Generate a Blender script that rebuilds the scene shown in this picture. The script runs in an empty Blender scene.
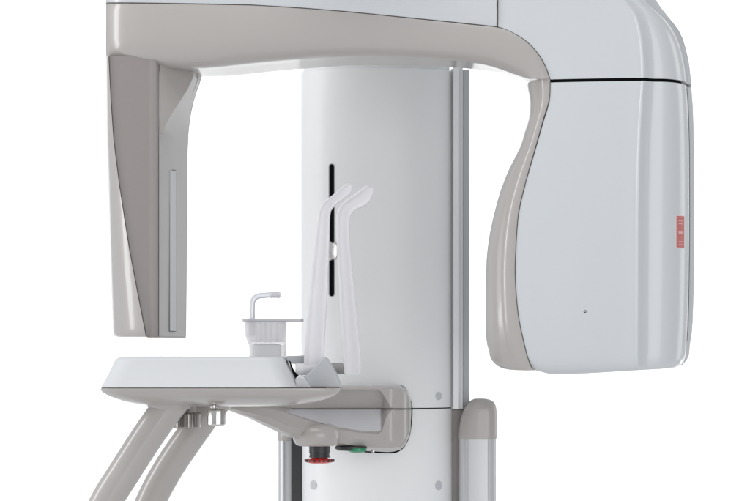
import bpy, bmesh, math, random
from mathutils import Vector, Matrix
SC = bpy.context.scene
COL = SC.collection
R = math.radians

# ------------------------------------------------------------------ camera
D = 5.0            # camera distance to the column front (m)
F = 3000.0         # focal length in photo pixels (photo 750 px wide)
ZH = 1.32          # camera height
HY = 345.0         # photo row of the horizon
cam = bpy.data.cameras.new('camera'); cam_o = bpy.data.objects.new('camera', cam); COL.objects.link(cam_o)
cam_o.location = (0, -D, ZH); cam_o.rotation_euler = (R(90), 0, 0)
cam.sensor_width = 36; cam.sensor_fit = 'HORIZONTAL'; cam.lens = 36 * F / 750
cam.shift_y = (HY - 250.5) / 750
cam.clip_end = 100; cam.clip_start = 0.1
SC.camera = cam_o
SC.render.resolution_x = 1024; SC.render.resolution_y = 684

# ------------------------------------------------------------------ world and lamps
w = bpy.data.worlds.new('World'); SC.world = w; w.use_nodes = True
bg = w.node_tree.nodes['Background']
bg.inputs[0].default_value = (0.93, 0.965, 1.0, 1)
wt = w.node_tree; wc = wt.nodes.new('ShaderNodeTexCoord'); wx = wt.nodes.new('ShaderNodeSeparateXYZ'); wt.links.new(wc.outputs['Generated'], wx.inputs[0])
wm = wt.nodes.new('ShaderNodeMath'); wm.operation = 'MULTIPLY_ADD'; wm.inputs[1].default_value = -0.12; wm.inputs[2].default_value = 0.50   # studio: brighter on the left
wz = wt.nodes.new('ShaderNodeMath'); wz.operation = 'MULTIPLY_ADD'; wz.inputs[1].default_value = 0.10
wt.links.new(wx.outputs[0], wm.inputs[0]); wt.links.new(wx.outputs[2], wz.inputs[0]); wt.links.new(wm.outputs[0], wz.inputs[2]); wt.links.new(wz.outputs[0], bg.inputs[1])

def area(name, loc, target, sx, sy, power, col=(1, 1, 1)):
    l = bpy.data.lights.new(name, 'AREA'); l.shape = 'RECTANGLE'; l.size = sx; l.size_y = sy
    l.energy = power; l.color = col
    o = bpy.data.objects.new(name, l); COL.objects.link(o); o.location = loc
    d = Vector(target) - Vector(loc); o.rotation_euler = d.to_track_quat('-Z', 'Y').to_euler()
    return o
area('softbox_left', (-3.2, -0.6, 2.0), (0, -0.2, 1.4), 0.75, 2.4, 38)
area('strip_right', (3.0, 1.6, 1.7), (0.4, -0.4, 1.4), 1.0, 2.6, 11)
area('softbox_top', (-0.3, -1.6, 4.2), (0, -0.2, 1.4), 2.4, 1.6, 26)
area('fill_front', (1.9, -5.2, 1.75), (0, -0.2, 1.5), 3.6, 2.8, 62)  # unseen fill, added to brighten the front of the column
area('backdrop_lamp_left', (-4.0, 6.0, 1.6), (0.6, 9.5, 1.6), 0.8, 3.0, 195)
area('backdrop_lamp_right', (4.0, 6.0, 1.6), (-0.6, 9.5, 1.6), 0.8, 3.0, 195)

SC.view_settings.view_transform = 'Standard'; SC.view_settings.look = 'None'
SC.view_settings.exposure = 0; SC.view_settings.gamma = 1
SC.cycles.use_denoising = True
SC.cycles.max_bounces = 12; SC.cycles.transparent_max_bounces = 16

# ------------------------------------------------------------------ photo measurements -> metres
def W(px, py, y=0.0):
    s = (D + y) / F
    return Vector(((px - 375) * s, y, ZH + (HY - py) * s))
def zz(py, y=0.0): return ZH + (HY - py) * (D + y) / F
def xx(px, y=0.0): return (px - 375) * (D + y) / F
ARM_A = R(12)
AO = Vector((0.02, -0.36, 0))
AU = Vector((math.cos(ARM_A), -math.sin(ARM_A), 0)); AV = Vector((math.sin(ARM_A), math.cos(ARM_A), 0))
def A(px, ly):
    """world xy of the point on the arm's plane at depth ly that is measured at column px"""
    d = Vector(((px - 375) / F, 1, 0)); c = Vector((0, -D, 0))
    t = (ly - (c - AO).dot(AV)) / d.dot(AV)
    return c + d * t
def AP(px, py, ly):
    p = A(px, ly); return Vector((p.x, p.y, ZH + (HY - py) * (D + p.y) / F))
def AZ(py, px=600, ly=0.0):
    p = A(px, ly); return ZH + (HY - py) * (D + p.y) / F

def ip(tab, x):
    if x <= tab[0][0]: return tab[0][1]
    for (a, b), (c, d) in zip(tab, tab[1:]):
        if x <= c: return b + (d - b) * (x - a) / (c - a)
    return tab[-1][1]
def sm(tab, x):
    """Catmull-Rom through a table"""
    n = len(tab)
    if x <= tab[0][0]: return tab[0][1]
    if x >= tab[-1][0]: return tab[-1][1]
    for i in range(n - 1):
        if x <= tab[i + 1][0]: break
    x0, y0 = tab[i]; x1, y1 = tab[i + 1]
    def sl(j):
        if j <= 0: return (tab[1][1] - tab[0][1]) / (tab[1][0] - tab[0][0])
        if j >= n - 1: return (tab[-1][1] - tab[-2][1]) / (tab[-1][0] - tab[-2][0])
        return (tab[j + 1][1] - tab[j - 1][1]) / (tab[j + 1][0] - tab[j - 1][0])
    h = x1 - x0; t = (x - x0) / h; m0 = sl(i) * h; m1 = sl(i + 1) * h
    return (2*t**3 - 3*t*t + 1)*y0 + (t**3 - 2*t*t + t)*m0 + (-2*t**3 + 3*t*t)*y1 + (t**3 - t*t)*m1
def span(a, b, n): return [a + (b - a) * i / (n - 1) for i in range(n)]

# ------------------------------------------------------------------ materials
def mat(name, col, rough=0.35, metal=0.0, coat=0.0, spec=0.5, trans=0.0, alpha=1.0, emit=None, mottle=0.03, bump=0.0, scale=60, sss=0.0, ior=1.5):
    m = bpy.data.materials.new(name); m.use_nodes = True; nt = m.node_tree; b = nt.nodes['Principled BSDF']
    tc = nt.nodes.new('ShaderNodeTexCoord'); nz = nt.nodes.new('ShaderNodeTexNoise')
    nz.inputs['Scale'].default_value = scale; nz.inputs['Detail'].default_value = 4
    nt.links.new(tc.outputs['Object'], nz.inputs['Vector'])
    mx = nt.nodes.new('ShaderNodeMix'); mx.data_type = 'RGBA'
    mx.inputs[6].default_value = (*[c * (1 - mottle) for c in col], 1)
    mx.inputs[7].default_value = (*[min(1, c * (1 + mottle)) for c in col], 1)
    nt.links.new(nz.outputs['Fac'], mx.inputs[0]); nt.links.new(mx.outputs[2], b.inputs['Base Color'])
    mr = nt.nodes.new('ShaderNodeMapRange'); mr.inputs[3].default_value = rough * 0.92; mr.inputs[4].default_value = min(1, rough * 1.1)
    nt.links.new(nz.outputs['Fac'], mr.inputs[0]); nt.links.new(mr.outputs[0], b.inputs['Roughness'])
    b.inputs['Metallic'].default_value = metal; b.inputs['Coat Weight'].default_value = coat
    b.inputs['Coat Roughness'].default_value = 0.08
    b.inputs['Specular IOR Level'].default_value = spec; b.inputs['Transmission Weight'].default_value = trans
    b.inputs['Alpha'].default_value = alpha; b.inputs['IOR'].default_value = ior
    b.inputs['Subsurface Weight'].default_value = sss; b.inputs['Subsurface Radius'].default_value = (1, 1, 1); b.inputs['Subsurface Scale'].default_value = 0.01
    if emit: b.inputs['Emission Color'].default_value = (*emit[0], 1); b.inputs['Emission Strength'].default_value = emit[1]
    if bump:
        n2 = nt.nodes.new('ShaderNodeTexNoise'); n2.inputs['Scale'].default_value = 900; nt.links.new(tc.outputs['Object'], n2.inputs['Vector'])
        bp = nt.nodes.new('ShaderNodeBump'); bp.inputs['Strength'].default_value = bump; bp.inputs['Distance'].default_value = 0.0005
        nt.links.new(n2.outputs['Fac'], bp.inputs['Height']); nt.links.new(bp.outputs[0], b.inputs['Normal'])
    return m
WHITE = mat('white_gloss_paint', (0.645, 0.662, 0.68), 0.32, coat=0.4, mottle=0.012, scale=12)
COLW = mat('white_column_paint', (0.90, 0.905, 0.91), 0.42, mottle=0.012, scale=8)
BEIGE = mat('beige_grey_paint', (0.455, 0.426, 0.408), 0.31, coat=0.5, mottle=0.015, scale=15)
TAUPE_SHADE = mat('taupe_shade', (0.31, 0.28, 0.268), 0.36, mottle=0.02, bump=0.05)  # shade painted into the tone, for the sensor panel and lower flank
SENS = mat('sensor_grey_plastic', (0.46, 0.445, 0.44), 0.42, mottle=0.015, bump=0.05)
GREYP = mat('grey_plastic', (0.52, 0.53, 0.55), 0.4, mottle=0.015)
TABW = mat('table_white_plastic', (0.70, 0.705, 0.72), 0.40, mottle=0.012)
DARK = mat('black_gap', (0.004, 0.004, 0.005), 0.9, spec=0.08)
SEAM = mat('dark_gasket', (0.07, 0.065, 0.06), 0.6)
RUB = mat('black_rubber', (0.035, 0.035, 0.038), 0.4, bump=0.1)
REDP = mat('red_plastic', (0.62, 0.015, 0.012), 0.28, coat=0.3)
GREEN = mat('green_lens', (0.03, 0.26, 0.13), 0.25)
RAILG = mat('grey_rail_paint', (0.52, 0.53, 0.545), 0.4, mottle=0.01)
RODG = mat('dark_grey_rod', (0.27, 0.26, 0.26), 0.35)
ALU = mat('anodised_aluminium', (0.62, 0.625, 0.635), 0.36, metal=0.35, mottle=0.02)
STEEL = mat('turned_steel', (0.66, 0.64, 0.62), 0.22, metal=1.0, mottle=0.05)
KNURL = mat('knurled_steel', (0.42, 0.40, 0.38), 0.3, metal=0.9, mottle=0.1)
FROST = mat('frosted_plastic', (0.90, 0.885, 0.91), 0.33, trans=0.2, alpha=0.88, coat=0.2, mottle=0.01, ior=1.3)
CLEAR = mat('clear_plastic', (0.86, 0.86, 0.9), 0.12, trans=0.55, mottle=0.01, ior=1.45)
CUPM = mat('cloudy_plastic', (0.90, 0.885, 0.905), 0.26, trans=0.35, alpha=0.62, mottle=0.01, ior=1.3)
RIMM = mat('cloudy_rim_plastic', (0.62, 0.61, 0.64), 0.3, trans=0.25, alpha=0.92, mottle=0.01, ior=1.3)
GREYL = mat('cap_grey_lit_scoop', (0.60, 0.60, 0.625), 0.33, coat=0.4, mottle=0.012)  # own tone of the screw caps; on the scoop it is painted light
LABEL = mat('red_label', (0.56, 0.16, 0.15), 0.5)
LABELW = mat('label_print', (0.75, 0.45, 0.43), 0.5)
LABELB = mat('label_border', (0.86, 0.78, 0.77), 0.5)
BACK = mat('white_backdrop_paper', (0.86, 0.86, 0.86), 0.9, mottle=0.01)

# ------------------------------------------------------------------ mesh tools
def link(name, me, m, parent=None, smooth=40):
    me.materials.append(m)
    for p in me.polygons: p.use_smooth = True
    me.set_sharp_from_angle(angle=R(smooth))
    o = bpy.data.objects.new(name, me); COL.objects.link(o)
    if parent: o.parent = parent
    return o
def bm_done(name, bm, m, parent=None, smooth=40, bevel=0, seg=3):
    bmesh.ops.recalc_face_normals(bm, faces=bm.faces)
    me = bpy.data.meshes.new(name); bm.to_mesh(me); bm.free()
    o = link(name, me, m, parent, smooth if not bevel else 180)
    if bevel:
        bv = o.modifiers.new('bevel', 'BEVEL'); bv.width = bevel; bv.segments = seg; bv.limit_method = 'ANGLE'; bv.angle_limit = R(32); bv.use_clamp_overlap = True
        o.modifiers.new('wn', 'WEIGHTED_NORMAL')
    return o
def recentre(o):
    """put the part's origin at the middle of its mesh (parents all sit at the world origin)"""
    me = o.data; n = len(me.vertices)
    lo = [min(v.co[i] for v in me.vertices) for i in range(3)]; hi = [max(v.co[i] for v in me.vertices) for i in range(3)]
    c = Vector([(a + b) / 2 for a, b in zip(lo, hi)])
    me.transform(Matrix.Translation(-c)); o.location = c - (o.parent.matrix_world.translation if o.parent else Vector())
def loft_bm(bm, rows, closed=True, caps=True):
    vr = [[bm.verts.new(p) for p in r] for r in rows]
    n = len(rows[0])
    for a, b in zip(vr, vr[1:]):
        for i in range(n if closed else n - 1):
            j = (i + 1) % n
            bm.faces.new((a[i], a[j], b[j], b[i]))
    if caps and closed:
        bm.faces.new(vr[0][::-1]); bm.faces.new(vr[-1])
def loft(name, rows, m, parent=None, smooth=40, **k):
    bm = bmesh.new(); loft_bm(bm, rows); return bm_done(name, bm, m, parent, smooth, **k)
def prism_bm(bm, pts, off):
    """extrude polygon pts by vector off"""
    off = Vector(off)
    loft_bm(bm, [[Vector(p) for p in pts], [Vector(p) + off for p in pts]])
def sweep_bm(bm, pts, rad, n=20, flat=1.0):
    pts = [Vector(p) for p in pts]; rows = []
    up = Vector((0, 1, 0)); 
    for i, p in enumerate(pts):
        t = (pts[min(i + 1, len(pts) - 1)] - pts[max(i - 1, 0)]).normalized()
        a = up - t * up.dot(t)
        if a.length < 1e-4: a = Vector((1, 0, 0)) - t * t.x
        a.normalize(); up = a; b = t.cross(a)
        r = rad[i] if isinstance(rad, (list, tuple)) else rad
        rows.append([p + a * r * flat * math.cos(2*math.pi*k/n) + b * r * math.sin(2*math.pi*k/n) for k in range(n)])
    loft_bm(bm, rows)
def crv(pts, n=8):
    """Catmull-Rom smoothing of 3D points"""
    P = [Vector(p) for p in pts]; out = []
    for i in range(len(P) - 1):
        p0 = P[max(i-1, 0)]; p1 = P[i]; p2 = P[i+1]; p3 = P[min(i+2, len(P)-1)]
        for k in range(n):
            t = k / n
            out.append(0.5*((2*p1) + (p2-p0)*t + (2*p0-5*p1+4*p2-p3)*t*t + (3*p1-p0-3*p2+p3)*t**3))
    out.append(P[-1]); return out
def tube(name, pts, rad, m, parent, n=20, smooth=40, **k):
    bm = bmesh.new(); sweep_bm(bm, pts, rad, n, **k); return bm_done(name, bm, m, parent, smooth)
def lathe_bm(bm, c, prof, n=40, axis='Z', sy=1.0):
    """prof: (radius, height)"""
    rows = []
    for r, h in prof:
        row = []
        for k in range(n):
            a = 2*math.pi*k/n; u, v = r*math.cos(a), r*math.sin(a)*sy
            row.append(Vector(c) + (Vector((u, v, h)) if axis == 'Z' else Vector((h, u, v)) if axis == 'X' else Vector((u, h, v))))
        rows.append(row)
    loft_bm(bm, rows)
def lathe(name, c, prof, m, parent, n=40, axis='Z', smooth=35, sy=1.0):
    bm = bmesh.new(); lathe_bm(bm, c, prof, n, axis, sy); return bm_done(name, bm, m, parent, smooth)
def box_bm(bm, x0, x1, y0, y1, z0, z1):
    loft_bm(bm, [[(x0, y0, z), (x1, y0, z), (x1, y1, z), (x0, y1, z)] for z in (z0, z1)])
def rrect(x0, x1, y0, y1, r, n=8):
    out = []
    r = min(r, (x1 - x0) / 2 - 1e-4, (y1 - y0) / 2 - 1e-4)
    for cx, cy, a0 in ((x1 - r, y0 + r, -90), (x1 - r, y1 - r, 0), (x0 + r, y1 - r, 90), (x0 + r, y0 + r, 180)):
        for k in range(n + 1):
            a = R(a0 + 90 * k / n); out.append((cx + r*math.cos(a), cy + r*math.sin(a)))
    return out

# ------------------------------------------------------------------ the setting: white paper sweep (floor and background in one)
rows = []
prof = [(-7.5, 0)] + [(8.0, 0)] + [(8.0 + 1.4*math.sin(R(a)), 1.4 - 1.4*math.cos(R(a))) for a in range(10, 91, 10)] + [(9.4, 5.0)]
bm = bmesh.new(); loft_bm(bm, [[(x, y, z) for y, z in prof] for x in (-4.6, 4.6)], closed=False)
bd = bm_done('backdrop', bm, BACK); bd['kind'] = 'structure'

# ------------------------------------------------------------------ the machine
root = bpy.data.objects.new('dental_xray_machine', None); COL.objects.link(root)
root['label'] = 'tall white and beige dental panoramic x-ray machine with a rotating overhead arm'
root['category'] = 'x-ray machine'

# ---- column
def col_sec(inset=0.0, l=301, r=452):
    pts = []
    x0 = xx(l, .11) + inset; x1 = xx(r, .06) - inset
    pts.append((x0 + .004, .25 - inset)); pts.append((x0, .24 - inset))
    pts.append((x0, .115))
    for t in span(0.02, 1.0, 40):
        a = math.pi * (1 - t * .90)
        cxm = (x0 + x1) / 2
        k = (math.cos(a) + 1) / (math.cos(math.pi * .1) + 1)
        x = x0 + (x1 - x0) * k
        y = .11 - (.11 - inset * 0) * math.sin(a) ** .8 + inset
        pts.append((x, min(y, .11)))
    pts.append((x1, .24 - inset)); pts.append((x1 - .004, .25 - inset))
    return pts
def col_part(name, z0, z1, m, inset=0.0, l=301, r=452, parent=None):
    e = .0015
    rows = [[(x, y, z) for x, y in col_sec(inset + i, l, r)] for z, i in ((z0, e), (z0 + e, 0), (z1 - e, 0), (z1, e))]
    return loft(name, rows, m, parent or root, 30)
zseam = zz(408.7)
column = col_part('column_panel', zseam + .0009, zz(67), COLW)
core = col_part('column_core', .03, zz(-75), COLW, inset=.004)
lower = col_part('lower_column_panel', .03, zseam - .0009, COLW, l=301.5, r=452)
o = col_part('seam_strip', zseam - .003, zseam + .003, DARK, inset=.0025)
# base plate on the floor
bm = bmesh.new()
rows = [[(x, y, z) for x, y in rrect(-.32 - i, .36 + i, -.42 - i, .34 + i, .06)] for z, i in ((0, 0), (.03, 0), (.036, -.006))]
loft_bm(bm, rows); bm_done('base_plate', bm, BEIGE, root, 30)
# side rails of the column (aluminium profile on the right flank)
ztop, zrb = zz(67, .06), zz(409, .06)
for nm, a, b, y0, m, zt in (('rail_gap', 451.0, 453.3, .070, COLW, ztop - .002), ('column_rail', 453.3, 459.2, .050, COLW, ztop),
                       ('column_rail', 459.0, 462.9, .056, TABW, ztop - .002), ('column_flank', 462.9, 469.5, .070, RAILG, ztop - .004)):
    bm = bmesh.new(); box_bm(bm, xx(a, y0), xx(b, y0), y0, .235, zrb, zt)
    bm_done(nm, bm, m, root, 30, bevel=.001)
bm = bmesh.new(); box_bm(bm, xx(451.2, .09), xx(468.5, .09), .072, .235, .03, zrb - .001)
bm_done('lower_flank', bm, TAUPE_SHADE, root, 30, bevel=.001)  # taupe colour stands in for the reflected shade beside the post
# guide slot with rounded ends, following the curved front
def col_y(x, inset=0.0):
    s = col_sec(inset); 
    for (a, b), (c, d) in zip(s[2:], s[3:]):
        if a <= x <= c: return b + (d - b) * (x - a) / max(c - a, 1e-6)
    return 0
def on_col(px, py, lift=0.0):
    y = 0.0
    for _ in range(6): y = col_y(xx(px, y))
    return Vector((xx(px, y), y - lift, zz(py, y)))
def slot(name, px0, px1, py0, py1, m, lift, thick=.004):
    bm = bmesh.new(); c0 = (px0 + px1) / 2; r = (px1 - px0) / 2; pts = []
    for k in range(13): a = math.pi * k / 12; pts.append((c0 + r*math.cos(a), py0 + r - r*math.sin(a)))
    for k in range(13): a = math.pi + math.pi * k / 12; pts.append((c0 + r*math.cos(a), py1 - r - r*math.sin(a)))
    P = [on_col(x, y, lift) for x, y in pts]
    prism_bm(bm, P, (0, thick, 0)); return bm_done(name, bm, m, column, 30)
slot('slot_rim', 328.5, 334.7, 163.4, 297.0, GREYP, .0006)
slot('guide_slot', 329.3, 334.0, 164.2, 296.2, DARK, .0012)
p = on_col(332.5, 251, .006)
bm = bmesh.new(); loft_bm(bm, [[(p.x + x, p.y + .012 - d, p.z + z) for x, z in rrect(-s*.0085, s*.0085, -s*.016, s*.016, .006)] for d, s in ((0, 1), (.008, 1), (.012, .8), (.0125, .5))])
latch = bm_done('slot_latch', bm, STEEL, column, 30)
# screw caps
def cap_on(px, py, r_px, par):
    p = on_col(px, py); r = r_px * D / F
    sl = (col_y(p.x + .004) - col_y(p.x - .004))/.008
    bm = bmesh.new(); lathe_bm(bm, (0, 0, 0), [(r, .0015), (r, -.0006), (r*.86, -.0011), (r*.8, -.0008), (r*.3, -.0008), (r*.2, -.0003)], 28, axis='Y')
    bmesh.ops.rotate(bm, verts=bm.verts, matrix=Matrix.Rotation(math.atan(sl), 3, 'Z')); bmesh.ops.translate(bm, verts=bm.verts, vec=p)
    return bm_done('screw_cap', bm, GREYL, par, 30)
cap_on(438.5, 396, 4.2, column); cap_on(438.5, 485.5, 4.8, lower); cap_on(313.5, 485, 4.6, lower)

# ---- corner posts
def post(pxl, pxr, y, ptop, pcap_top, pbot, right):
    cx = (xx(pxl, y) + xx(pxr, y)) / 2; r = (xx(pxr, y) - xx(pxl, y)) / 2
    def sec(k, z, dx=0): return [(a + dx, b, z) for a, b in rrect(cx - r*k, cx + r*k, y - r*k, y + r*1.1*k, r*.55, 7)]
    zt = zz(pcap_top, y); zb = zz(pbot, y)
    t = loft('support_post', [sec(.965, .03), sec(.965, zb + .01)], ALU, root, 30)
    H = zt - zb; wd = 2*r
    def csec(f, a, b, k=1.0):     # left and right edges as shares of the width
        return [(p_, q_, zb + f*H) for p_, q_ in rrect(cx - r + wd*a, cx - r + wd*b, y - r*k, y + r*1.1*k, r*.62*k, 9)]
    L_ = [(0, .0), (.3, .02), (.5, .055), (.65, .10), (.8, .18), (.9, .26), (.96, .33), (1, .42)] if right else [(0, 0), (.8, .0), (.93, .06), (1, .18)]
    Rr = [(0, 1), (.68, 1), (.8, .985), (.88, .955), (.94, .90), (.98, .82), (1, .72)]
    rows = [csec(-.012, .01, .99)]
    for f in (0, .15, .3, .42, .54, .65, .74, .82, .88, .93, .965, .985, 1.0): rows.append(csec(f, sm(L_, f), sm(Rr, f), 1 - .35*max(0, (f - .72)/.28)**2.2))
    c = loft('post_cap', rows, BEIGE, t, 50)
    # thin grey rib lines on the profile
    bm = bmesh.new()
    for f in (-.62, .55):
        xq = cx + r*f; box_bm(bm, xq - .0012, xq + .0012, y - r*.965 - .0006, y - r*.9, .03, zb)
    bm_done('profile_groove', bm, GREYP, t, 30)
post(458.5, 496.5, .06, 0, 398.5, 438.5, True)
post(278, 311, .125, 0, 410, 440, False)
bm = bmesh.new(); box_bm(bm, xx(291.5, .1), xx(302, .1), .085, .2, .03, zz(436, .1)); bm_done('shade_channel', bm, RUB, root, 30)  # black strip stands in for shade in the gap beside the panel

# ---- support bracket (scooped arm between the column and the table)
ST = [  # px, top, upper rim, crease depth, lower rim, bottom, front depth, back depth
    (411.3, 404, 406, 0, 412, 414, -.045, -.0),
    (410.5, 398, 402, 0, 424, 430, -.062, .0),
    (408.5, 393, 399, 0, 431, 438, -.078, .0),
    (405, 388, 395, 0, 436, 445.5, -.092, .0),
    (400, 385.6, 392.5, 0, 436, 450, -.102, .0),
    (392.5, 385, 408.6, .0, 411, 451.5, -.110, .0),
    (390, 385, 406, .004, 412.5, 451.5, -.111, .0),
    (387, 385, 401, .012, 415, 451.5, -.113, .0),
    (384.5, 385, 397, .021, 422, 451.5, -.115, .0),
    (382, 385, 393, .029, 431, 451.5, -.117, .0),
    (378, 385, 390, .034, 433.5, 451.3, -.120, .0),
    (360, 385, 390, .042, 432.5, 450, -.135, .0),
    (340, 385, 390, .042, 429.5, 446.5, -.155, .0),
    (320, 386, 391, .038, 424.5, 443, -.18, .0),
    (300, 389, 396, .024, 418, 440, -.21, -.02),
    (285, 393, 402, .02, 413, 436, -.235, -.06),
    (270, 397, 404, .006, 409.5, 428.5, -.26, -.10),
    (250, 400, 405, .0, 408.5, 419, -.29, -.14),
    (225, 402, 405, 0, 407, 409, -.33, -.18)]
def tabcol(i): return [(s[0], s[i]) for s in reversed(ST)]
rows = []
pxs = [411.3, 411, 410.5, 409.5, 408.5, 407, 405, 402.5, 400, 397, 395, 392.5, 391.2, 390, 388.5, 387, 385.7, 384.5, 383.2, 382, 380, 378, 370, 360, 350, 340, 330, 320, 310, 300, 292, 285, 277, 270, 260, 250, 238, 225]
crease_pts = []
for px in pxs:
    t, ur, cd, lr, b, fd, bk = [ip(tabcol(i), px) for i in range(1, 8)]
    mid = 409.0 if px > 285 else (ur + lr) / 2
    P = [W(px, t, bk), W(px, t, fd + .03), W(px, t + min(ur - t, 6)*.25, fd + .010), W(px, t + min(ur - t, 6)*.65, fd + .001), W(px, ur - .4, fd)]
    P += [W(px, ur + .8, fd + cd*.18 + .0005), W(px, ur + (mid - ur)*.5, fd + cd*.62), W(px, mid, fd + cd), W(px, mid + (lr - mid)*.5, fd + cd*.55), W(px, lr - .8, fd + cd*.14 + .0005)]
    P += [W(px, lr + .4, fd), W(px, b - min(b - lr, 18)*.6, fd + .001), W(px, b - min(b - lr, 18)*.2, fd + .012), W(px, b, fd + .034), W(px, b - .3, bk)]
    rows.append(P); 
    if px <= 412: crease_pts.append(W(px, mid, fd + cd - .0005))
bracket = loft('support_bracket', rows, BEIGE, root, 28)
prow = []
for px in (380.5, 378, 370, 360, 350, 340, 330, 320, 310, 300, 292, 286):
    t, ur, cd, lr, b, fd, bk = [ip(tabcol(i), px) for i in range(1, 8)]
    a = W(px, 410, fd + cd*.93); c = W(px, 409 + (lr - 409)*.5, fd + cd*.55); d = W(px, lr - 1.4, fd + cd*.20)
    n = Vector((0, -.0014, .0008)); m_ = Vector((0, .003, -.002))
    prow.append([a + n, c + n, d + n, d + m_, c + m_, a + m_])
loft('scoop_lit_skin', prow, GREYL, bracket, 30)  # pale skin over the beige scoop, painting in its reflected light
tube('bracket_seam', [p for p, px in zip(crease_pts, pxs) if px >= 290], .0011, SEAM, bracket, 8)
# dark outline gap where the bracket plunges into the column
outl = [(343, 384.5), (375, 384.4), (399, 384.6), (404.5, 387.5), (408.5, 395), (411.8, 408), (410.5, 428), (407.5, 440), (402, 448.5), (393, 452.5), (375, 452.2), (360, 451.5)]
tube('bracket_gap', crv([on_col(x, y, -.0002) for x, y in outl[2:]], 5), [.0003 + .0010*min(1, i/14) for i in range(46)], DARK, bracket, 8)
# emergency stop housing and button
yE = -.168
hx = xx(316.5, yE); s = (D + yE) / F
hous = lathe('stop_housing', (hx, yE, zz(446, yE)), [(.2*s, 0), (17*s, 0), (20*s, 1.0*s), (22.5*s, 4*s), (23.8*s, 9*s), (23.5*s, 14*s), (21*s, 19*s), (14*s, 22*s)], BEIGE, bracket, 48, smooth=60, sy=1.0)
stop = lathe('emergency_stop', (hx + 3*s, yE, zz(457.5, yE)), [(6*s, 0), (10.3*s, 0), (10.3*s, 2*s), (9.9*s, 2.4*s), (9.9*s, 4.2*s), (10.4*s, 4.6*s), (10.4*s, 13*s), (5*s, 13*s)], RUB, root, 40)
bt = lathe('stop_button', (hx + 3*s, yE, zz(463.6, yE)), [(1*s, 0), (8*s, .2*s), (12.5*s, 1.2*s), (14.3*s, 2.4*s), (14.4*s, 3.8*s), (13*s, 4.8*s), (8.5*s, 5.2*s), (8*s, 7*s), (4*s, 7*s)], REDP, stop, 40)
bm = bmesh.new()
for k in range(18):
    a = 2*math.pi*(k + .5)/18; c = Vector((hx + 3*s + 14.0*s*math.cos(a), yE + 14.0*s*math.sin(a), zz(460.5, yE)))
    tg = Vector((-math.sin(a), math.cos(a), 0)); rd = Vector((math.cos(a), math.sin(a), 0))
    q = [c - tg*1.1*s + Vector((0, 0, -1.2*s)), c + tg*1.1*s + Vector((0, 0, -1.2*s)), c + tg*1.1*s + Vector((0, 0, 1.2*s)), c - tg*1.1*s + Vector((0, 0, 1.2*s))]
    prism_bm(bm, [v + rd*1.0*s for v in q], -rd*1.5*s)
bm_done('button_grip', bm, RUB, stop, 30)
# green ready lamp under the bracket
yG = -.115; s = (D + yG) / F
lamp = lathe('indicator_lamp', (xx(351, yG), yG, zz(449.5, yG)), [(2*s, -1.5*s), (13*s, -1*s), (16*s, 1*s), (16*s, 3*s), (8*s, 5*s)], RUB, root, 32, sy=.7)
lathe('green_lens', (xx(357, yG), yG - .007, zz(450.6, yG)), [(1*s, -2.0*s), (6*s, -1.8*s), (9.3*s, -.2*s), (9.3*s, 2.4*s), (6*s, 3*s)], GREEN, lamp, 32, sy=.8)
lathe('lamp_screw', (xx(373, yG), yG - .004, zz(451.6, yG)), [(.3*s, -.8*s), (1.6*s, -.6*s), (1.8*s, 1*s), (1.5*s, 1.6*s)], STEEL, lamp, 16)

# ---- patient table
Y0, Y1 = -.58, -.32; YM = -.45
def tab_row(pl, pr, py, dy=0.0, r=.03, ywarp=0):
    z = zz(py, Y0)
    return [(x, y, z) for x, y in rrect(xx(pl, YM), xx(pr, YM), Y0 + dy, Y1 - dy*.6, r, 8)]
rows = [tab_row(107.3, 299, 387.9, .0015), tab_row(107, 299, 387.3, 0)]
for py in (380, 372, 366): rows.append(tab_row(ip([(357, 121.3), (388, 107.2)], py), ip([(357, 285), (366, 288), (388, 299)], py), py, (388 - py)*.0008))
for k in range(1, 8):
    a = R(90*k/7); py = 361.5 - 4.6*math.sin(a); ins = 5.5*(1 - math.cos(a))
    rows.append(tab_row(119 + ins + .5*k*.5, 286.3 - ins - .2*k, py, .021 + ins*s, .03))
table = loft('table_top', rows, TABW, root, 50)
rows = [tab_row(106.8, 341, 388.4, .0, .03)]
for py, pl, pr, dy in ((390.5, 106.2, 340.8, -.001), (392.5, 107.8, 340, .0005), (395, 111.5, 337, .004), (398, 117.5, 331, .010), (401, 125, 323, .020), (403.5, 133, 314, .033), (405.5, 142, 303, .05), (406.8, 151, 290, .068), (407.4, 165, 272, .085)):
    rows.append(tab_row(pl, pr, py, dy, .035))
tray = loft('table_tray', rows, BEIGE, root, 60)
rows = [tab_row(107.6, 327, 387.7, .0012), tab_row(107.6, 327, 388.7, .0012)]
loft('table_seam', rows, SEAM, tray, 30)
# grey wedge mount and white cheek at the right end of the table
def plate(name, pts, y0, y1, m, parent, bevel=.002):
    bm = bmesh.new(); prism_bm(bm, [W(a, b, y0) for a, b in pts], (0, y1 - y0, 0)); return bm_done(name, bm, m, parent, 30, bevel=bevel)
wedge = plate('side_mount', [(309, 388), (303.5, 377), (312, 370), (321.5, 358.5), (324, 357), (327, 359.5), (331, 366), (336.5, 375.5), (341, 388)], -.53, -.36, GREYP, root, .003)
plate('mount_cheek', [(296.5, 388.1), (295, 381), (297, 376), (304, 377), (311, 388.1)], -.545, -.40, TABW, wedge, .002)
plate('mount_ledge', [(286, 360), (286, 356), (304.5, 355.6), (306, 363), (292, 364)], -.47, -.36, GREYP, wedge, .002)
tube('hinge_slit', crv([W(289.6, 361, -.578), W(291, 365.5, -.579), W(293.6, 372, -.580), W(297, 377, -.580)], 6), [.0012 + .0028*(i/18)**3 for i in range(19)], DARK, wedge, 10)

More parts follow.
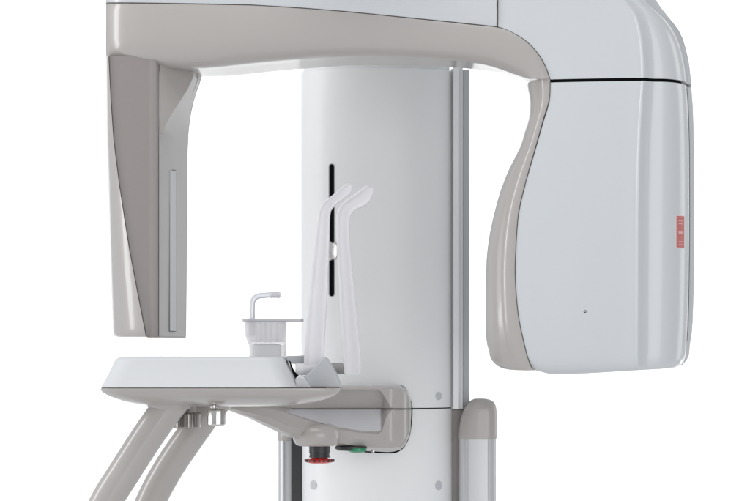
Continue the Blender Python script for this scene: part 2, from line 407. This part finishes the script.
# ---- handle bars
def handle(c, r0, y, dy):
    pts = crv([W(a, b, y + dy*i) for i, (a, b) in enumerate(c)], 8)
    n = len(pts); rad = [r0]*n
    for k in range(5): rad[n - 1 - k] = r0*math.sin(R(18 + 18*k))
    h = tube('handle_bar', pts, rad, BEIGE, root, 32, 60)
    return h
h1 = handle([(181, 391), (167, 409), (147, 437), (124.5, 472), (106.5, 501), (88, 540), (76, 575), (72, 600)], .0245, -.50, -.002)
h2 = handle([(224, 392), (209, 410), (187.5, 440), (168, 469), (151, 501), (136, 540), (126, 575), (122, 600)], .0235, -.40, .0)
# socket collar where the front bar leaves the tray
lathe('bar_collar', W(169, 408, -.50), [(.031, -.002), (.031, 0), (.036, .008), (.038, .02)], BEIGE, h1, 40, smooth=60, sy=.9)

# ---- height-lock knobs under the tray
def knob(px, pt, pb, y, r, m, ridges, depth, tilt=0):
    s = (D + y)/F; c = W(px, pb, y); H = (pb - pt)*s; bm = bmesh.new(); n = ridges*4; rows = []
    for h, k in ((0, .80), (.04, .94), (.09, 1), (.9, 1), (.96, .95), (1, .84)):
        row = []
        for i in range(n):
            a = 2*math.pi*i/n; q = r*k*(1 - (depth if i % 4 in (2, 3) else 0))
            row.append(Vector((q*math.cos(a), q*math.sin(a), h*H)))
        rows.append(row)
    loft_bm(bm, rows); bmesh.ops.rotate(bm, verts=bm.verts, matrix=Matrix.Rotation(tilt, 3, 'Y')); bmesh.ops.translate(bm, verts=bm.verts, vec=c)
    return bm_done('lock_knob', bm, m, root, 25)
k1 = knob(216.3, 409.5, 425.6, -.53, .0136, STEEL, 12, .035)
lathe('knob_stem', W(213.5, 410.5, -.53), [(.0035, 0), (.0045, .002), (.0055, .005), (.0045, .009), (.003, .012)], STEEL, k1, 20)
k2 = knob(187.5, 412.5, 428.5, -.46, .0215, KNURL, 26, .10)
lathe('knob_stem', W(190, 413, -.46), [(.010, -.001), (.011, 0), (.009, .004), (.008, .012)], STEEL, k2, 24)

# ---- rotating overhead arm
arm = None
ST = [(106.0, 3, 62), (111, 3, 62.3), (125, 3, 63.5), (145, 3.2, 66), (165, 3.5, 68), (185, 3.8, 69), (205, 4.1, 68.6), (225, 4.5, 66.8), (250, 5, 64), (275, 6.3, 61.6), (300, 8, 59.8), (325, 9.8, 58), (350, 12, 57.2), (375, 14.4, 57.2), (400, 17, 57.9),
      (425, 19.5, 59), (450, 22, 60.5), (470, 24.2, 62.5)]
# each station: top front point and bottom front point, then a turn through the elbow down to the tube head
pairs = [((x, t), (x, b)) for x, t, b in ST] + [((485, 25.6), (484, 64.8)), ((497.6, 27), (494, 67.5)), ((507, 30), (501, 69.8)), ((516, 34.5), (508, 72.4)), ((524, 39.5), (513.5, 74.6)), ((531.5, 46), (518, 76.3)),
      ((537.5, 53), (521.5, 77.4)), ((542.5, 60.5), (524, 78.2)), ((547, 70), (525.8, 78.6)), ((549.8, 78.8), (526.6, 78.9))]
rows = []
for i, (T, B) in enumerate(pairs):
    def q(f, ly, dp=0): return AP(T[0] + (B[0]-T[0])*f, T[1] + (B[1]-T[1])*f + dp, ly)
    e = 0.0
    if i == 0: e = .03
    if i == 1: e = .012
    if i == 2: e = .002
    bk = .185 if i > 2 else .185 - e*.5
    dpx = 0
    L = B[1] - T[1]
    elbow = i > len(pairs) - 9
    r = [q(0, e), q(.12, e - .003), q(.35, e - .005), q(.6, e - .005), q(.78, e - .001), q(.88, e + .005), q(.95, e + .014), q(.99, e + .026), q(1.0, e + .04)]
    b = AP(B[0], B[1], e + .04); t = AP(T[0], T[1], e)
    nx, ny = AV.x, AV.y
    bb = Vector((b.x + nx*(bk - e - .05), b.y + ny*(bk - e - .05), b.z)); b2 = Vector((bb.x + nx*.01, bb.y + ny*.01, bb.z + .012))
    tb = Vector((t.x + nx*(bk - e), t.y + ny*(bk - e), t.z))
    r += [Vector((b.x + nx*.05, b.y + ny*.05, b.z)), bb, b2, tb]
    rows.append(r)
beam = loft('rotating_arm', rows, BEIGE, root, 45)
tube('arm_seam', crv([AP(T[0], T[1], ip([(0, .03), (1, .012), (2, .002), (3, 0)], i) - .0002) for i, (T, B) in enumerate(pairs)], 3), .0006, SEAM, beam, 8)

# white cover over the arm
rows = []
for i, px in enumerate([106.0, 111, 125, 150, 200, 250, 300, 350, 400, 450, 480, 496.8]):
    t = ip([(p[0][0], p[0][1]) for p in pairs], px) - .6; e = [.03, .012, .002][i] if i < 3 else 0; w_ = .185 - e
    tp = -62 if i > 2 else (-50, -56, -60)[i]
    b = AP(px, t, e); zt = AZ(tp, px); r = []
    for ly, z in ((0, b.z), (-.002, b.z + .01), (-.002, zt - .03), (.004, zt - .012), (.014, zt - .003), (.03, zt), (w_ - .03, zt), (w_ - .008, zt - .01), (w_, zt - .03), (w_, b.z)):
        r.append(Vector((b.x + AV.x*ly, b.y + AV.y*ly, z)))
    rows.append(r)
cover = loft('arm_cover', rows, WHITE, root, 40)
tube('cover_seam', [AP(497.3, 27, -.0022), AP(497.3, -20, -.0022), AP(497.3, -55, -.0022)], .0006, SEAM, cover, 8)

# tube-head shells: plan section from px/depth pairs at each level
RIDGE = [(-60, 528), (-45, 572), (-30, 593), (-15, 610), (0, 624), (10, 632.5), (20, 637.3), (44, 642), (76, 643.5), (100, 642), (135, 640), (190, 638.5), (260, 638), (380, 637.5)]
UR = [(-60, 560), (-45, 604), (-30, 624), (-15, 638), (0, 650), (15, 667), (35, 678.5), (59, 684.5), (79, 686.8)]
EF = (.08, .18, .3, .42, .54, .65, .74, .82, .88, .93, .965, .99, 1.0)
def elly(f): return .0195 + .012*f + .088*(1 - math.sqrt(max(0, 1 - f**2.6)))
def shell_row(py, lpx, rpx, scale=1.0, kpy=None, lift=None, dl=0.0, ridge=None):
    """closed section: left seam -> front -> ridge -> step -> end -> back"""
    rg = sm(RIDGE, py) if ridge is None else ridge
    rg = min(rg, rpx - 18)
    pts = [(lpx, dl), (lpx + (rg - lpx)*.15, dl*.4 - .0015), (lpx + (rg-lpx)*.5, -.0025), (rg - 22, -.0015), (rg - 15, -.0005), (rg - 9, .0006), (rg - 5, .0016), (rg - 2.2, .0018), (rg - 1, .0004), (rg + .1, .0001), (rg + 1.3, .0018),
           (rg + 4, .0085), (rg + 8, .0165), (rg + 10.5, .0192), (rg + 12, .0195)]
    q = rpx - (rg + 12)
    for f in EF: pts.append((rg + 12 + q*f, elly(f)))
    z = AZ(py, rg)
    out = []
    for px, ly in pts:
        p = A(px, ly); out.append(Vector((p.x, p.y, z - (lift(px, ly) if lift else 0))))
    # back
    l0 = out[0]; 
    for ly, f in ((.19, 1.0), (.195, .9), (.195, .1)):
        px = lpx + 14 + (rpx - lpx - 16)*f; p = A(px, ly); out.append(Vector((p.x, p.y, z - (lift(px, ly) if lift else 0))))
    return out
LSE = [(-60, 497.9), (26.4, 497.9), (34, 515.5), (44, 530.5), (58.6, 542), (70, 547.8), (77.4, 550)]
rows = []
for py in [-60, -56, -50, -40, -30, -20, -10, 0, 8, 15, 22, 26.4, 30, 34, 39, 44, 51, 58.6, 64, 70, 74, 76.8, 77.6]:
    rows.append(shell_row(py, ip(LSE, py) + .4, sm(UR, py)))
head_top = loft('tube_head_cover', rows, WHITE, root, 30)
# lower shell
LS = [(79, 550.3), (80, 550.3), (100, 549.3), (120, 543.3), (126, 541.6), (146, 536), (181.6, 525.8), (214, 518.5), (252, 515.8), (279, 515.4), (314.5, 518.3), (344, 524.3), (369, 532.5), (376, 541)]
LR = [(80, 686.5), (100, 688), (150, 689.3), (250, 689.3), (320, 688), (344, 686.5)]
rows = []
for py in [80.8, 81.6, 84, 90, 100, 110, 120, 133, 146, 160, 181.6, 200, 214, 233, 252, 279, 300, 314.5, 330, 344, 350]:
    rows.append(shell_row(py, sm(LS, py) + .3, sm(LR, py)))
for k in range(1, 17):
    f = k/16; a = R(90*f); py = 350 + 22.5*math.sin(a)
    sh = 1 - math.cos(a)
    def lift(px, ly, f=f): return (f**2)*ip([(530, -2.6), (536, -1.2), (541, .7), (546, 2.0), (552, 2.7), (560, 2.6), (600, .4), (656, -3.4), (690, -5.5)], px)*.00155
    lp = min(sm(LS, py), 533.5) + 1.0*sh; rp = 686.5 - 17*sh
    base = shell_row(py, lp, rp, lift=lift, ridge=637.5)
    # round the lower edge: pull the section towards the middle of its depth
    c = sum((A(600, .09).x, 0)) ; out = []
    for v in base:
        d = (Vector((v.x, v.y, 0)) - AO).dot(AV); d2 = .095 + (d - .095)*(1 - .16*sh*sh*1.0 - .05*sh)
        out.append(Vector((v.x + AV.x*(d2 - d), v.y + AV.y*(d2 - d), v.z)))
    rows.append(out)
head = loft('tube_head', rows, WHITE, root, 30)
# black core seen in the gap between the two shells
rows = []
for py in (74, 85):
    r = shell_row(py, 552, 682); out = []
    c = sum(r, Vector())/len(r)
    for v in r: out.append(Vector((c.x + (v.x - c.x)*.985, c.y + (v.y - c.y)*.965, v.z)))
    rows.append(out)
loft('head_gap', rows, DARK, head, 30)
# rear shell of the tube head (grey edge that shows past the front shell)
rows = []
def rear_row(py, rpx, opx, lpx=560):
    z = AZ(py, 640); out = []
    for px, ly in ((lpx, .125), (rpx - .8, .122), (rpx + .2, .124), (opx - .6, .134), (opx, .15), (opx + .5, .185), (opx - 2, .215), (opx - 12, .235), (lpx + 20, .24), (lpx, .22)):
        p = A(px, ly); out.append(Vector((p.x, p.y, z)))
    return out
OUT = [(-60, 600), (-45, 625), (-30, 642), (-15, 653), (0, 663), (23, 680), (44, 687), (60, 689.6), (76, 691)]
rows = [rear_row(py, sm(UR, py), sm(OUT, py)) for py in (-60, -50, -40, -30, -20, -10, 0, 8, 15, 22, 30, 40, 50, 60, 70, 77.6)]
loft('rear_cover', rows, GREYP, head_top, 40)
O2 = [(80, 691.2), (100, 692.6), (150, 694), (250, 694), (320, 692.5), (345, 689.5), (357, 684)]
rows = [rear_row(py, sm(LR, py), sm(O2, py)) for py in (81, 90, 100, 120, 150, 200, 250, 290, 320, 332, 344)] + []
for k in range(1, 8):
    f = k/8; a = R(90*f); sh = 1 - math.cos(a); rp = 686.5 - 17*sh
    rows.append(rear_row(350 + 22.5*math.sin(a) - 5.5*f*f, rp, rp + 3.0 - 2.2*f))
loft('rear_cover', rows, GREYP, head, 40)
tube('rear_seam', [Vector((*A(sm(LR, py) + .1, .1215).xy, AZ(py, 640))) for py in range(82, 348, 7)], .0006, SEAM, head, 8)

# beige inner flank of the tube head (rounded, three soft ridges)
LO = [(79, 527.0), (80.5, 527.2), (83.5, 527.4), (94, 529.4), (104, 529.6), (114, 528.6), (120, 527), (129, 524), (143, 520), (164, 509.5), (187, 500.5), (217, 492.5), (246, 487.4), (267, 486), (300, 485.5), (338, 486), (354, 490), (363, 497.5), (368, 510), (371, 524)]
rows = []
lv = [79.4, 80.6, 82, 86, 90, 94, 99, 104, 109, 114, 120, 129, 136, 143, 153, 164, 175, 187, 202, 217, 231, 246, 257, 267, 283, 300, 320, 338, 346, 352]
def flank_row(py, lo, se, z=None, dz=0):
    z = AZ(py, 520) if z is None else z; out = []
    for f, ly in ((0, .000), (.06, -.0005), (.25, .0005), (.38, .003), (.45, .008), (.5, .0105), (.6, .0135), (.72, .020), (.80, .030), (.85, .038), (.93, .052), (.98, .070), (1.0, .09)):
        p = A(se + (lo - se)*f, ly); out.append(Vector((p.x, p.y, z)))
    l = out[-1]
    for du, ly in ((0, .12), (.006, .16), (.03, .19), (.05, .19)):
        out.append(Vector((l.x + AU.x*du + AV.x*(ly - .09), l.y + AU.y*du + AV.y*(ly - .09), z)))
    s0 = out[0]; out.append(Vector((s0.x + AV.x*.12, s0.y + AV.y*.12, z)))
    return out
for py in lv: rows.append(flank_row(py, sm(LO, py), sm(LS, py) - .4))
for k in range(1, 8):
    a = R(90*k/7); py = 352 + 18.5*math.sin(a); f = 1 - math.cos(a)
    rows.append(flank_row(py, 489 + 22*f, sm(LS, min(py, 370)) - .4))
flank = loft('tube_head_flank', rows, BEIGE, root, 50)
tube('flank_seam', crv([Vector((*A(sm(LS, py) - .05, -.0003).xy, AZ(py, 520 if py > 360 else 540))) for py in [81.5, 100, 120, 146, 181.6, 214, 252, 279, 314.5, 344, 360, 368]], 5), .0006, SEAM, flank, 8)

# ridge label and pin hole
def on_end(px, ly, py, off):
    p = A(px, ly); n = (-AV*.75 + AU*.66).normalized(); return Vector((p.x, p.y, AZ(py, 680))) + n*off
def end_ly(px, py=230):
    rg = sm(RIDGE, py); q = sm(LR, py) - (rg + 12); f = (px - rg - 12)/q
    return elly(f)
def end_patch(name, p0, p1, q0, q1, off, th, m, parent):
    bm = bmesh.new(); rows = []
    for px in span(p0, p1, 5):
        ly = end_ly(px)
        rows.append([on_end(px, ly, q1, off), on_end(px, ly, q0, off), on_end(px, ly, q0, off - th), on_end(px, ly, q1, off - th)])
    loft_bm(bm, rows); return bm_done(name, bm, m, parent, 30)
lab = end_patch('warning_label', 675.6, 684.6, 213.6, 247.4, .0004, .0012, LABELB, head)
end_patch('label_field', 676.3, 684.0, 214.5, 246.5, .0008, .0012, LABEL, head)
for a, b in ((230.2, 232.6), (219, 219.8), (222, 222.8), (240, 240.8), (243, 243.6)):
    end_patch('label_print', 678.2, 682.4, a, b, .0011, .0010, LABELW, head)
p = AP(585, 311.5, -.0024)
bm = bmesh.new(); lathe_bm(bm, p + AV*.0008, [(.0021, 0), (.0021, -.0012), (.0014, -.0013), (.001, -.0005)], 16, axis='Y'); bm_done('pin_hole', bm, DARK, head, 30)

# sensor head on the far end
OL = [(50, 105.5), (62, 105), (120, 105.3), (160, 106.3), (200, 107.8), (270, 110), (320, 112), (340, 113)]
SS = [(50, 108.6), (66, 109.3), (100, 111), (140, 113.8), (184, 119.3), (243, 128.3), (284, 136), (291, 137.3), (335, 146), (345, 148)]
CC = [(50, 192), (73, 191), (85, 186), (97, 179), (110, 171), (125, 162.5), (140, 158.8), (345, 158.4)]
CL = [(50, .09), (73, .082), (85, .066), (97, .048), (110, .032), (125, .022), (140, .018), (345, .018)]
RR = [(50, 206), (66, 202), (73, 200), (80, 197.5), (90, 194.4), (100, 192), (110, 190.2), (125, 188.6), (147, 187.7), (250, 187), (345, 186.2)]
def sensor_row(py, dz=0, shr=0):
    z = AZ(py, 150); ol, ss, cc, cl, rr = [ip(t, py) for t in (OL, SS, CC, CL, RR)]
    pts = [(ol, .11), (ol + .2, .075), (ol + (ss - ol)*.12, .045), (ol + (ss - ol)*.35, .020), (ol + (ss - ol)*.65, .006), (ss - .3, .001)]
    return z, ol, ss, cc, cl, rr, pts
def plan(pts, z, shr=0.0):
    out = []
    for px, ly in pts:
        p = A(px, ly); out.append(Vector((p.x, p.y, z)))
    if shr:
        c = sum(out, Vector())/len(out); out = [Vector((c.x + (v.x - c.x)*(1 - shr), c.y + (v.y - c.y)*(1 - shr), v.z)) for v in out]
    return out
lv = [54, 62, 70, 73, 78, 85, 91, 97, 103, 110, 117, 125, 132, 140, 160, 184, 200, 225, 250, 275, 300, 315, 328, 333, 335.5, 336.8]
def zt(py):   # bottom rounding
    return 0 if py < 328 else ip([(328, 0), (333, .008), (335.5, .022), (336.8, .045)], py)
rows = []
for py in lv:
    z, ol, ss, cc, cl, rr, pts = sensor_row(py)
    rows.append(plan(pts + [(ss - .1, .03), (cc + (rr-cc)*.75, .15), (rr - 2, .195), (ol + 14, .205), (ol + 2, .16)], z, zt(py)))
sensor = loft('sensor_head', rows, BEIGE, root, 45)
rows = []
for py in lv:
    z, ol, ss, cc, cl, rr, pts = sensor_row(py + .8)
    rows.append(plan([(ss + .3, .0015), (ss + .9, .0035), (ss + 1.2 + (147.5 - ss)*.4, .0045 if ss < 140 else .004), (max(147.5, ss + 1.6), .0055 if ss < 140 else .005), (max(149.3, ss + 2.2), .0058 if ss < 140 else .0055), (151.0, .0055 if ss < 140 else .0052), (152.6, .0048), (154.4, .0050), (156.2, .0066), (157.6, .0098), (158.4, .014), (cc + .8, cl + .001), (cc + (rr - cc)*.5, cl + (.186 - cl)*.5), (rr - 1.3, .183), (rr, .190), (rr - .4, .198), (rr - 3, .20), (156, .10), (ss + 2, .03)], z, zt(py)*.5))
# panel in two materials would hide the fold; the front cheek is a part, the face another
panel = loft('sensor_panel', rows, TAUPE_SHADE, sensor, 26)  # darker than the beige body: shade of its facing put in the colour
rows = []
for py in lv[2:-1]:
    z, ol, ss, cc, cl, rr, pts = sensor_row(py + .8)
    n = AU*.0012
    r = plan([(158.3, .0145), (cc + 1.3, cl + .003), (cc + (rr - cc)*.5, cl + (.186 - cl)*.5), (rr - 1.6, .181), (rr - 1.9, .184), (cc + (rr - cc)*.5 - 1, cl + (.186 - cl)*.5)], z, 0)
    rows.append([v + n*(1 if i < 4 else -3) for i, v in enumerate(r)])
face = loft('sensor_face', rows, SENS, sensor, 26)
rows = []
for py in (62, 70, 73, 78, 85, 91, 97, 103, 110, 117, 125, 132):
    z, ol, ss, cc, cl, rr, pts = sensor_row(py + .8)
    n = AU*.0026 - AV*.0010
    r = plan([(158.9, .0165), (cc + .9, cl + .0022), (cc + .9, cl + .006), (159.4, .020)], z, 0)
    rows.append([r[0] + n, r[1] + n, r[2] - n*2, r[3] - n*2])
loft('corner_fillet', rows, BEIGE, sensor, 40)
# scan slit strip
def fly(px, py=250):
    z, ol, ss, cc, cl, rr, _ = sensor_row(py); return cl + (.186 - cl)*(px - cc)/(rr - cc)
def face_patch(name, p0, p1, q0, q1, off, th, m, parent):
    bm = bmesh.new(); rows = []
    for px in span(p0, p1, 3):
        l = fly(px); a = A(px, l); z0 = AZ(q0, 160, .08); z1 = AZ(q1, 160, .08)
        o1 = AU*off; o2 = AU*(off - th)
        rows.append([Vector((a.x, a.y, z1)) + o1, Vector((a.x, a.y, z0)) + o1, Vector((a.x, a.y, z0)) + o2, Vector((a.x, a.y, z1)) + o2])
    loft_bm(bm, rows); return bm_done(name, bm, m, parent, 30)
face_patch('slit_edge', 168.3, 174.9, 169.2, 331.6, .0020, .004, SEAM, sensor)
face_patch('scan_slit', 168.4, 174.1, 170.2, 331.0, .0032, .004, GREYP, sensor)

# overhead yoke that carries the arm from the column (above the picture)
bm = bmesh.new(); rows = [[(x, y, z) for x, y in rrect(-.13, .15, -.46, .25, .08)] for z in (zz(-62, -.3) , zz(-62, -.3) + .004, zz(-62, -.3) + .11, zz(-62, -.3) + .12)]
loft_bm(bm, rows); bm_done('overhead_yoke', bm, COLW, root, 30, bevel=.004)

# ---- temple supports (two frosted blades on their pivots)
def blade(left, right, y0, th):
    """a blade lofted along its length; the front face is slightly dished between two rounded rims"""
    n = 34; rows = []
    def along(t, tab):
        ps = crv([Vector((p[0], p[1], 0)) for p in tab], 10); L = [0]
        for p, q in zip(ps, ps[1:]): L.append(L[-1] + (q - p).length)
        d = t*L[-1]
        for i in range(len(ps) - 1):
            if d <= L[i + 1] + 1e-9:
                return ps[i].lerp(ps[i + 1], (d - L[i])/max(L[i + 1] - L[i], 1e-9))
        return ps[-1]
    prof = [(0, .50), (.004, .30), (.02, .12), (.05, .03), (.10, 0), (.15, .02), (.21, .09), (.32, .13), (.5, .15), (.68, .13), (.79, .09), (.85, .02), (.90, 0), (.95, .03), (.98, .12), (.996, .30), (1, .50),
            (.996, .70), (.98, .88), (.95, .97), (.8, 1), (.5, 1), (.2, 1), (.05, .97), (.02, .88), (.004, .70)]
    ts = [0, .004, .010, .018, .03] + [.03 + .94*i/n for i in range(1, n)] + [.97, .98, .988, .995, 1.0]
    for t in ts:
        l = along(t, left); r = along(t, right); k = 1.0
        if t < .03: k = math.sqrt(max(.0, 1 - ((.03 - t)/.03)**2))*.22 + .78
        if t > .97: k = math.sqrt(max(.0, 1 - ((t - .97)/.03)**2))*.65 + .35
        row = []
        for u, v in prof:
            u = .5 + (u - .5)*k; v = .5 + (v - .5)*(.35 + .65*k if t > .97 or t < .03 else 1)
            y = y0 + th*v; row.append(W(l.x + (r.x - l.x)*u, l.y + (r.y - l.y)*u, y0) + Vector((0, y - y0, 0)))
        rows.append(row)
    return loft('temple_support', rows, FROST, root, 60)
b1 = blade([(304, 375.3), (303.7, 357), (306, 330), (308.5, 300), (311.5, 270), (314.5, 245), (317.5, 218), (319.8, 208.5), (324.5, 201), (333, 194.5), (341, 187.8), (347.5, 182)],
           [(323.5, 375.3), (324.2, 357), (325.3, 330), (327, 300), (328.5, 270), (329.3, 245), (330, 216), (332, 209), (337.5, 203.2), (344, 198.5), (350, 193.5), (354, 187)], -.50, .020)
b1['label'] = 'left frosted temple support blade'
b2 = blade([(343, 375.3), (342.6, 357), (341, 325), (339, 285), (337, 250), (336, 222), (337.5, 211), (341.5, 203.5), (349, 197.5), (357, 192), (365, 186), (370.5, 183.5)],
           [(360.5, 375.3), (361.2, 360), (359, 335), (356, 305), (352.7, 272), (350.2, 245), (350.2, 219), (353, 212.5), (358.5, 208.8), (366, 205.5), (370.5, 200.5), (374.5, 191)], -.34, .020)
b2['label'] = 'right frosted temple support blade'
s = (D - .49)/F
lathe('pivot_rod', W(295.5, 369, -.492), [(5*s, 0), (6*s, .001), (6*s, 27*s), (5*s, 28*s)], FROST, b1, 28, axis='X')
lathe('pivot_rod', W(329.5, 368.5, -.332), [(5*s, 0), (5.8*s, .001), (5.8*s, 14*s), (5*s, 15*s)], RODG, b2, 28, axis='X')

# ---- chin rest with bite rod, standing on the table: lifts out, so a thing of its own
yC = -.46; s = (D + yC)/F
chin = bpy.data.objects.new('chin_rest', None); COL.objects.link(chin); chin.location = (xx(266, yC), yC, zz(356.9, yC))
chin['label'] = 'cloudy plastic chin rest cup with flat rim standing on the white table'; chin['category'] = 'chin rest'
def cupsec(pl, pr, py, k=1.0, dep=.024, y=yC): return [(a, b, zz(py, y)) for a, b in rrect(xx(pl, y), xx(pr, y), y - dep*k, y + dep*k, .012, 6)]
rows = [cupsec(249.5, 286, 357.0, .8), cupsec(249.3, 285.8, 346, .8), cupsec(247.5, 285.5, 341, .85), cupsec(245.6, 285.6, 336, .95), cupsec(245.2, 286.3, 322, 1), cupsec(244.8, 286.8, 320.5, 1.02),
        cupsec(247.0, 284.6, 320.5, .9), cupsec(247.5, 284, 336, .84), cupsec(251, 283.8, 342, .7)]
cup = loft('cup_body', rows, CUPM, None, 35)
rows = [cupsec(243.2, 303, 321.6, 1.05), cupsec(242.8, 303.4, 321.0, 1.08), cupsec(242.8, 303.4, 319.1, 1.08), cupsec(243.4, 302.8, 318.5, 1.05)]
rim = loft('cup_rim', rows, RIMM, None, 35)
rows = [cupsec(252.3, 281.5, 356.9, .6), cupsec(252.5, 281.3, 345, .6), cupsec(254.5, 276, 343.4, .5)]
insert = loft('cup_insert', rows, TABW, None, 35)
bm = bmesh.new()
for px in (256.5, 261.2, 265.6, 271.5, 277.3):
    box_bm(bm, xx(px, yC), xx(px + 1.1, yC), yC - .0255, yC - .018, zz(342.5, yC), zz(322, yC))
ribs = bm_done('cup_ribs', bm, CUPM, None, 30)
chin_loc = chin.location.copy()
for o in (cup, rim, insert, ribs):
    o.data.transform(Matrix.Translation(-chin_loc)); o.parent = chin
yB = yC - .014
bp = crv([W(252.2, 336, yB), W(252.2, 320, yB), W(252.3, 306, yB), W(253.6, 299.5, yB), W(258, 296.2, yB), W(265, 295.3, yB), W(271, 294.9, yB)], 8) + [W(280, 294.6, yB)]
bite = tube('bite_rod', bp, [.0042]*(len(bp)), CLEAR, None, 20)
bite['label'] = 'clear bent plastic bite rod standing in the chin rest cup'; bite['category'] = 'bite rod'
bm = bmesh.new(); a = W(270.5, 294.95, yB); q = .0016
lathe_bm(bm, a, [(.0045, 0), (.0052, .001), (.0052, .003), (.0044, .0036), (.0044, .005), (.0052, .0056), (.0052, .0076), (.0044, .0082), (.0044, .0094), (.0052, .010), (.0050, .0142), (.003, .0152)], 24, axis='X')
bm_done('bite_tip', bm, CUPM, bite, 30)
